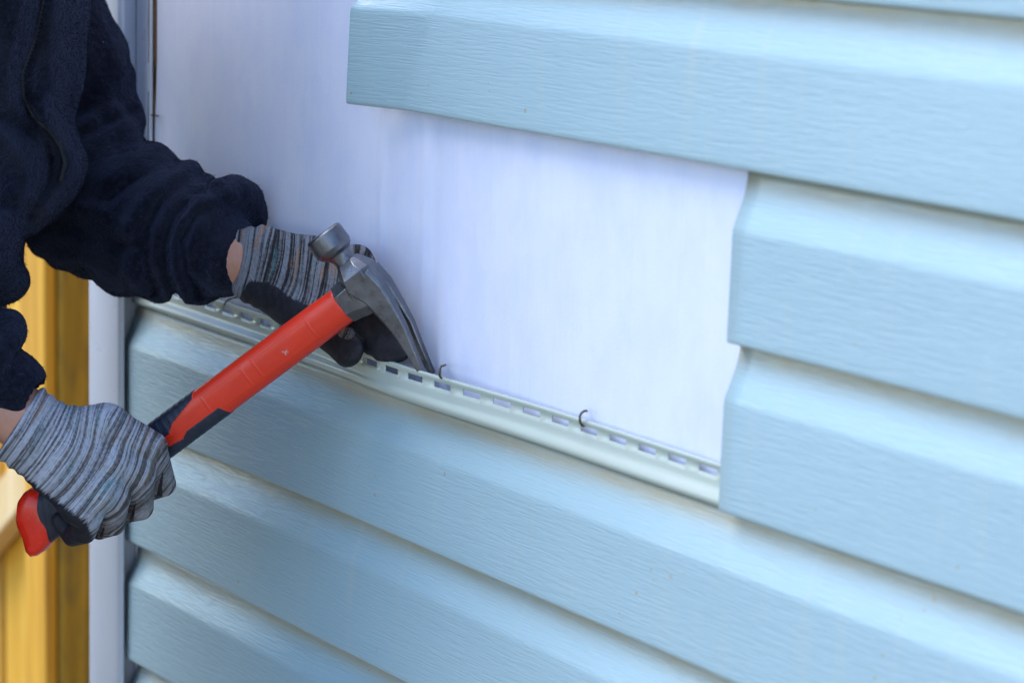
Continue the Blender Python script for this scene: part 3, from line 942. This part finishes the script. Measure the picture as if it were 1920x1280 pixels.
        ar = arm.d(P); fo = fore.d(P)
        ar = smin(ar, fo, 16)
        for rg, k in rings: ar = smin(ar, rg.d(P), k)
        ar = smin(ar, cuff.d(P), 10)
        fade = 1 - np.clip((P[:, 0] - 385) / 20, 0, 1) * np.clip((P[:, 1] - 400) / 20, 0, 1)
        ar = ar + 4 * np.exp(-(pdist(P, af[0][0][1:]) / 9) ** 2)
        for pp, r, h_ in af: ar = ar - fade * h_ * (.5 + 1.3 * np.clip((P[:, 1] - 335 + .45 * (300 - P[:, 0])) / 60, 0, 1)) * np.exp(-(pdist(P, pp) / r) ** 2)
        # wrinkles run round the sleeve
        ph = (P[:, 0] * .85 + P[:, 1] * .45 - P[:, 2] * .25)
        ar = ar + (2.6 * np.sin(ph * .085 + 2.2 * wob(P, (.002, .006), 11)) + 2.2 * wob(P, (.006, .016), 12)) * (P[:, 0] < 395)
        d = smin(d, ar, 20)
        rr = right.d(P)
        for rg, k in rrings: rr = smin(rr, rg.d(P), k)
        rr = smin(rr, rcuff.d(P), 10) + 2.2 * wob(P, (.006, .016), 13)
        d = smin(d, rr, 30)
        # open ends of the cuffs
        for e_, dr in ((e + (9, 2, 4), (.93, .2, .3)), (wristR + (-8, -41, 0), (.78, .60, -.1))):
            dr = np.array(dr) / np.linalg.norm(dr)
            near = np.linalg.norm(P - e_.astype(np.float32), axis=1)
            hole = cap_d(P, e_ - dr * 26, e_ + dr * 60, 56, 56)[0]
            d = np.where(near < 200, smax(d, -hole, 5), d)
        return d
    V, F = surface(jacket, (-720, -510, -560), (540, 830, 760), 6.0)
    Wv = PF.world(V)
    # fleece pile: short fibres all over
    tri = Wv[F]; nrm = np.cross(tri[:, 2] - tri[:, 0], tri[:, 3] - tri[:, 1]); ar_ = np.linalg.norm(nrm, axis=1); nrm /= ar_[:, None] + 1e-12
    vis = (nrm @ (-CF) > -.35) & (V[F[:, 0], 0] > -80) & (V[F[:, 0], 1] > -80)
    pr = ar_ * np.where(vis, 1, .03); pr /= pr.sum()
    nf = 200000
    pick = rng.choice(len(F), nf, p=pr)
    bb = rng.random((nf, 2)); q = tri[pick]
    p0 = (q[:, 0] * (1 - bb[:, :1]) + q[:, 1] * bb[:, :1]) * (1 - bb[:, 1:]) + (q[:, 3] * (1 - bb[:, :1]) + q[:, 2] * bb[:, :1]) * bb[:, 1:]
    dirv = nrm[pick] + rng.normal(size=(nf, 3)) * .75; dirv /= np.linalg.norm(dirv, axis=1)[:, None]
    side = np.cross(dirv, rng.normal(size=(nf, 3))); side /= np.linalg.norm(side, axis=1)[:, None]
    ln = rng.uniform(.0012, .0034, (nf, 1)); wd = rng.uniform(.00014, .00034, (nf, 1))
    fvv = np.stack([p0 - side * wd - dirv * .0004, p0 + side * wd - dirv * .0004, p0 + dirv * ln + side * wd * .3, p0 + dirv * ln - side * wd * .3], 1).reshape(-1, 3)
    ff = np.arange(nf * 4).reshape(-1, 4) + len(Wv)
    jk = mesh_obj('jacket', np.concatenate([Wv, fvv]), np.concatenate([F, ff]), FLEECE, person)
    jk['label'] = 'navy fleece jacket with a full zip'
    # zip along the front
    bvh = BVHTree.FromPolygons([tuple(x) for x in Wv], [tuple(int(i) for i in f) for f in F])
    path = np.array([(88, -60), (84, -10), (66, 70), (40, 140), (41, 180), (62, 218), (90, 245), (112, 275), (121, 305), (112, 340)], float)
    tt = np.linspace(0, len(path) - 1, 90)
    pu = np.interp(tt, range(len(path)), path[:, 0]); pv = np.interp(tt, range(len(path)), path[:, 1])
    pts = []
    for a, b in zip(pu, pv):
        dv = Vector(at(a, b, 1.) - CAM).normalized()
        hit = bvh.ray_cast(Vector(CAM), dv)
        if hit[0] is not None: pts.append(np.array(hit[0]) - np.array(dv) * .0004)
    mb = MB(); mb.tube(pts, .0011, 6)
    for i in range(0, len(pts) - 1, 1):
        p = pts[i]; t = pts[i + 1] - p; t /= np.linalg.norm(t) + 1e-9; s = np.cross(t, CF); s /= np.linalg.norm(s)
        mb.tube([p - s * .0022 - CF * .0006, p + s * .0022 - CF * .0006], .0006, 5)
    mb.build('zip', ZIPM, jk, smooth=True)
    # ---------------- glove on the hammer handle
    K = Prims(16)
    K.chain([(42, 770, 2), (110, 806, 6), (200, 800, 8), (284, 838, -4)], [60, 44, 42, 31], 0)
    K.chain([(45, 795, 4), (120, 838, 12), (205, 862, 14), (264, 888, -2)], [62, 46, 36, 30], 0)
    K.chain([(38, 806, 4), (112, 868, 10), (190, 918, 12), (216, 932, -4)], [60, 44, 36, 30], 0)
    K.chain([(26, 812, 0), (92, 880, 2), (150, 950, 0), (166, 966, -6)], [56, 42, 34, 28], 0)
    L0 = 262
    K.chain([(284, 838, -4), (305, 906, -58), (283, 916, -112), (250, 880, -120)], [29, 25, 22, 18], L0, 1.5)
    K.chain([(264, 890, -2), (263, 950, -58), (238, 958, -116), (205, 920, -122)], [28, 25, 22, 18], L0 - 10, 1.5)
    K.chain([(216, 934, -4), (212, 980, -56), (186, 990, -112), (156, 952, -120)], [28, 24, 21, 18], L0 - 20, 1.5)
    K.chain([(166, 968, -6), (158, 996, -48), (136, 1004, -100), (112, 976, -112)], [27, 23, 20, 17], L0 - 40, 1.5)
    K.chain([(95, 800, -24), (190, 812, -88), (250, 838, -118), (276, 862, -124)], [40, 30, 24, 20], 70, 14)
    ax = np.array([.84, .55, 0])
    cuff_pl = np.array([12., 772., 0.]); cdir = np.array([.84, .545, 0.]); cdir /= np.linalg.norm(cdir)
    g_ = [((303, 893, 6), (299, 945, -30), 7), ((250, 950, 6), (246, 985, -28), 5), ((302, 872, 24), (284, 900, 12), 5), ((254, 930, 24), (236, 950, 12), 5), ((198, 960, 24), (184, 982, 12), 5)]
    def gl(P):
        d = K.d(P)
        tt = P @ ax.astype(np.float32)
        s = tt - float(np.array([42, 788, 0]) @ ax)
        # rolled ribs at the cuff, looser pleats further on
        d = d - 2.6 * np.clip(1 - np.abs(s - 15) / 95, 0, 1) * np.sin(s * .30 + .6 * wob(P, (.004, .01), 5)) - .9 * wob(P, (.008, .018), 6) * np.clip(1 - s / 240, .1, 1)
        for a, b, r in g_: d = smax(d, -cap_d(P, a, b, r, r)[0], 10)
        near = (P - cuff_pl.astype(np.float32)) @ cdir.astype(np.float32)
        d = smax(d, -(near - 28), 8)                        # cut the cuff's end square
        hole = cap_d(P, (0, 752, 0), (52, 792, 2), 52, 48)[0]
        return smax(d, -hole, 5)
    V, F = surface(gl, (-60, 680, -175), (360, 1050, 95), 2.2)
    band = K.band(V, 14.) * .5 + (V @ ax - 469) * .5
    f2 = np.array([-.55, .84])
    # coated palm: the heel strip nearest the butt, and everything facing the handle
    line = ((V[:, 0] - 52) * (-.588) + (V[:, 1] - 898) * .809)
    heel = np.minimum(line / 14, (166 - V[:, 0] + .35 * (V[:, 1] - 985)) / 12)
    palm = (-V[:, 2] - 34) / 10 - np.clip((V[:, 0] * .595 + V[:, 1] * .803 - 886) / 6, 0, 50)
    tipb = np.clip((150 - V[:, 0]) / 8, -3, 3) + np.clip((V[:, 1] - 978) / 6, -5, 0)
    side = np.where(V[:, 2] < -100, 2, -5)
    def seg(a, b):
        a = np.array(a, float); b = np.array(b, float); ab = b - a
        t = np.clip((V[:, :2] - a) @ ab / (ab @ ab), 0, 1); return np.linalg.norm(V[:, :2] - a - t[:, None] * ab, axis=1) + 6.5 * (1 - t) ** 1.3
    gap = np.maximum.reduce([(6.5 - seg((306, 876), (296, 948))) / 3, (5.0 - seg((256, 932), (244, 988))) / 3, (3.5 - seg((204, 960), (188, 1012))) / 3])
    coat = np.clip(np.maximum.reduce([heel, palm, tipb, side, gap]) * .25 + .5, 0, 1)
    coat = np.where((V @ ax - 469) < 36, 0, coat)
    gr = mesh_obj('glove', RF.world(V), F, KNIT_R, person, attrs={'band': band * RF.k, 'across': (V[:, :2] @ f2 + V[:, 2] * .7) * RF.k, 'coat': coat})
    gr['label'] = 'light grey striped knit glove gripping the hammer handle'
    # ---------------- glove on the wall
    Q = Prims(16)
    Q.chain([(428, 470, 0), (500, 468, 8), (580, 476, 4), (672, 486, 0)], [50, 40, 33, 27], 0)
    Q.chain([(432, 482, 4), (510, 490, 14), (600, 502, 12), (682, 512, 2)], [54, 42, 34, 28], 0)
    Q.chain([(432, 492, 4), (510, 518, 16), (600, 535, 14), (678, 540, 4)], [54, 42, 36, 28], 0)
    Q.chain([(436, 504, 2), (510, 540, 12), (600, 566, 10), (664, 575, 4)], [46, 38, 34, 27], 0)
    Q.chain([(672, 486, 0), (706, 552, -8), (732, 620, -10), (748, 664, -8)], [27, 23, 20, 17], 230, 7)
    Q.chain([(682, 512, 0), (706, 580, -6), (726, 640, -6), (734, 668, -4)], [28, 24, 21, 18], 235, 7)
    Q.chain([(678, 540, 4), (694, 600, -4), (708, 640, -4), (714, 660, -2)], [28, 24, 21, 18], 235, 7)
    Q.chain([(664, 575, 4), (672, 610, 2), (686, 636, 0), (692, 650, 0)], [27, 23, 20, 17], 225, 7)
    Q.chain([(478, 528, 14), (548, 574, 26), (616, 618, 34), (652, 656, 34)], [42, 38, 34, 31], 60, 12)
    axl = np.array([.97, .22, 0])
    def gl2(P):
        d = Q.d(P)
        s = P @ axl.astype(np.float32) - float(np.array([430, 485, 0]) @ axl)
        d = d - 2.4 * np.clip(1 - np.abs(s - 10) / 90, 0, 1) * np.sin(s * .32 + .7 * wob(P, (.004, .01), 15)) - 1.6 * wob(P, (.008, .02), 16)
        near = (P - np.array([416, 486, 0], np.float32)) @ np.array([.95, -.25, .2], np.float32)
        d = smax(d, -(near - 8), 8)
        hole = cap_d(P, (380, 470, 0), (446, 484, 2), 48, 46)[0]
        return smax(d, -hole, 5)
    V, F = surface(gl2, (380, 395, -80), (770, 720, 95), 2.2)
    band = Q.band(V, 14.) * .6 + (V @ axl - 524) * .4
    bx = [380, 448, 467, 502, 526, 550, 571, 640, 700, 760]; by = [640, 560, 526, 529, 541, 562, 568, 598, 560, 560]
    line = (V[:, 1] - np.interp(V[:, 0], bx, by)) / 10
    patch = np.hypot((V[:, 0] - 650) / 16, (V[:, 1] - 624) / 12) < 1
    line = np.where(patch, -3, line)
    backs = (-V[:, 2] - 20) / 8
    coat = np.clip(np.maximum(line, backs) * .3 + .5, 0, 1)
    coat = np.where((V[:, 1] < 505) & (V[:, 0] > 640), 0, coat)
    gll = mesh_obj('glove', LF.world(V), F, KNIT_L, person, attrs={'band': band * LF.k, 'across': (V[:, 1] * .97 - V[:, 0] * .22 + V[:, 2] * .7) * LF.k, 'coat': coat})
    gll['label'] = 'dark striped knit glove pressed on the wall behind the hammer head'
    # ---------------- body: one continuous figure, in metres
    wl = LF.world(np.array([440., 484., 2.])); wr = RF.world(np.array([50., 790., 2.]))
    T = lambda p: PF.world(np.array(p, float))
    zx = np.array([0, 0, 1.])
    pel = T((-360, 640, 165 + lean(640))); chest = T((-140, -60, 165 + lean(-60))); belly = T((-200, 330, 165 + lean(330)))
    neck0 = T((-120, -400, 165 + lean(-400))); fwd = CR * .95 - CF * .2; fwd[2] = 0; fwd /= np.linalg.norm(fwd)
    lat = np.cross(zx, fwd)                               # the worker's left
    neck1 = neck0 + zx * .07 + fwd * .03; headc = neck1 + zx * .115 + fwd * .03
    sLw, sRw = T(sL), T(sR); eLw = T((95, 290, -190)); eRw = T(eR)
    B = Prims(.05)
    B.chain([pel, belly, chest, neck0 - zx * .06], [.105, .10, .115, .08])
    B.cap(chest + lat * .045, chest - lat * .045, .10, .10); B.cap(pel + lat * .07, pel - lat * .07, .10, .10)
    B.chain([neck0 - zx * .06, neck1, headc - zx * .03], [.07, .055, .055])
    B.chain([neck0 - zx * .05, sLw, eLw], [.06, .055, .04]); B.chain([neck0 - zx * .05, sRw, eRw], [.06, .055, .04])
    Bf = Prims(.02)
    Bf.chain([eLw, T((270, 415, -30)), T((385, 464, 70)), wl, LF.world(np.array([520., 500., 6.]))], [.040, .030, .016, .0228, .011])
    Bf.chain([eRw, T((-150, 650, 380)), wr, RF.world(np.array([130., 845., 2.]))], [.040, .030, .0215, .012])
    Lg = Prims(.04); feet = []
    for s in (1, -1):
        hp_ = pel + lat * .09 * s; kn_ = np.array([hp_[0], hp_[1], .50]) + fwd * .02 + lat * .02 * s; an = np.array([hp_[0], hp_[1], .09]) - fwd * .02 + lat * .03 * s
        Lg.chain([hp_, kn_, an], [.085, .055, .038]); Lg.chain([an, an + fwd * .10 - zx * .045], [.035, .03]); feet.append((hp_, kn_, an))
    rot = np.stack([fwd, lat, zx])
    def body(P):
        d = smin(B.d(P), Bf.d(P), .02); d = smin(d, Lg.d(P), .04)
        d = smin(d, ell_d(P, headc, (.098, .075, .118), rot), .03)
        d = smin(d, ell_d(P, headc - zx * .065 + fwd * .035, (.06, .052, .055), rot), .03)          # jaw
        d = smin(d, cap_d(P, headc + fwd * .095 + zx * .015, headc + fwd * .118 - zx * .03, .010, .016)[0], .012)   # nose
        for s in (1, -1):
            d = smin(d, ell_d(P, headc + lat * .078 * s - zx * .01 - fwd * .005, (.022, .008, .032), rot), .008)   # ears
            d = smax(d, -ell_d(P, headc + fwd * .102 + lat * .032 * s + zx * .012, (.012, .018, .011), rot), .012)   # eye sockets
        d = smax(d, -cap_d(P, headc + fwd * .100 - zx * .068 + lat * .022, headc + fwd * .100 - zx * .068 - lat * .022, .004, .004)[0], .006)   # mouth
        return d
    lo = np.min([wl, wr, eRw, eLw, pel], 0) - .25; hi = np.max([wl, wr, headc, sLw, sRw], 0) + .2; lo[2] = .0
    V, F = surface(body, lo, hi, .0065)
    bd = mesh_obj('body', V, F, SKIN, person)
    for s in (1, -1):
        mb = MB(); c = headc + fwd * .092 + lat * .032 * s + zx * .012
        mb.loft([[c + .0115 * (math.sin(a) * (math.cos(t) * lat + math.sin(t) * zx) + math.cos(a) * fwd) for t in np.linspace(0, 6.283, 12, endpoint=False)] for a in np.linspace(.05, 1.6, 8)])
        fix_normals(mb.build('eye', simple('eye_white', (.7, .68, .65), .2), bd, smooth=True))
    def hair(P):
        d = ell_d(P, headc + zx * .012 - fwd * .008, (.106, .083, .122), rot)
        fr_ = (P - headc.astype(np.float32)) @ rot.T.astype(np.float32)
        d = smax(d, (fr_[:, 0] - .05) * .6 - fr_[:, 2] * .8 + .02, .02)
        return d - .003 * wob(P, (18, 40), 21)
    V, F = surface(hair, headc - .16, headc + .16, .006)
    mesh_obj('hair', V, F, HAIR, person)
    Tr = Prims(.05)
    Tr.cap(pel + lat * .075 + zx * .08, pel - lat * .075 + zx * .08, .112, .112); Tr.cap(pel + lat * .075, pel - lat * .075, .125, .125)
    for hp_, kn_, an in feet: Tr.chain([hp_, kn_, an + zx * .02], [.105, .083, .078])
    def tro(P):
        d = Tr.d(P) + .004 * wob(P, (4, 10), 31)
        return smax(d, P[:, 2] - float(pel[2] + .10), .01)
    V, F = surface(tro, (pel[0] - .35, pel[1] - .35, .03), (pel[0] + .35, pel[1] + .35, pel[2] + .25), .009)
    mesh_obj('trousers', V, F, DENIM, person)
    for hp_, kn_, an in feet:
        def boot(P):
            d = smin(cap_d(P, an + zx * .06, an - zx * .03, .055, .05)[0], cap_d(P, an - zx * .035, an + fwd * .15 - zx * .05, .047, .042)[0], .03)
            return smax(d, .004 - P[:, 2], .006)
        V, F = surface(boot, an - (.25, .25, .12), an + (.25, .25, .16), .006)
        mesh_obj('boot', V, F, BOOT, person)
make_person()
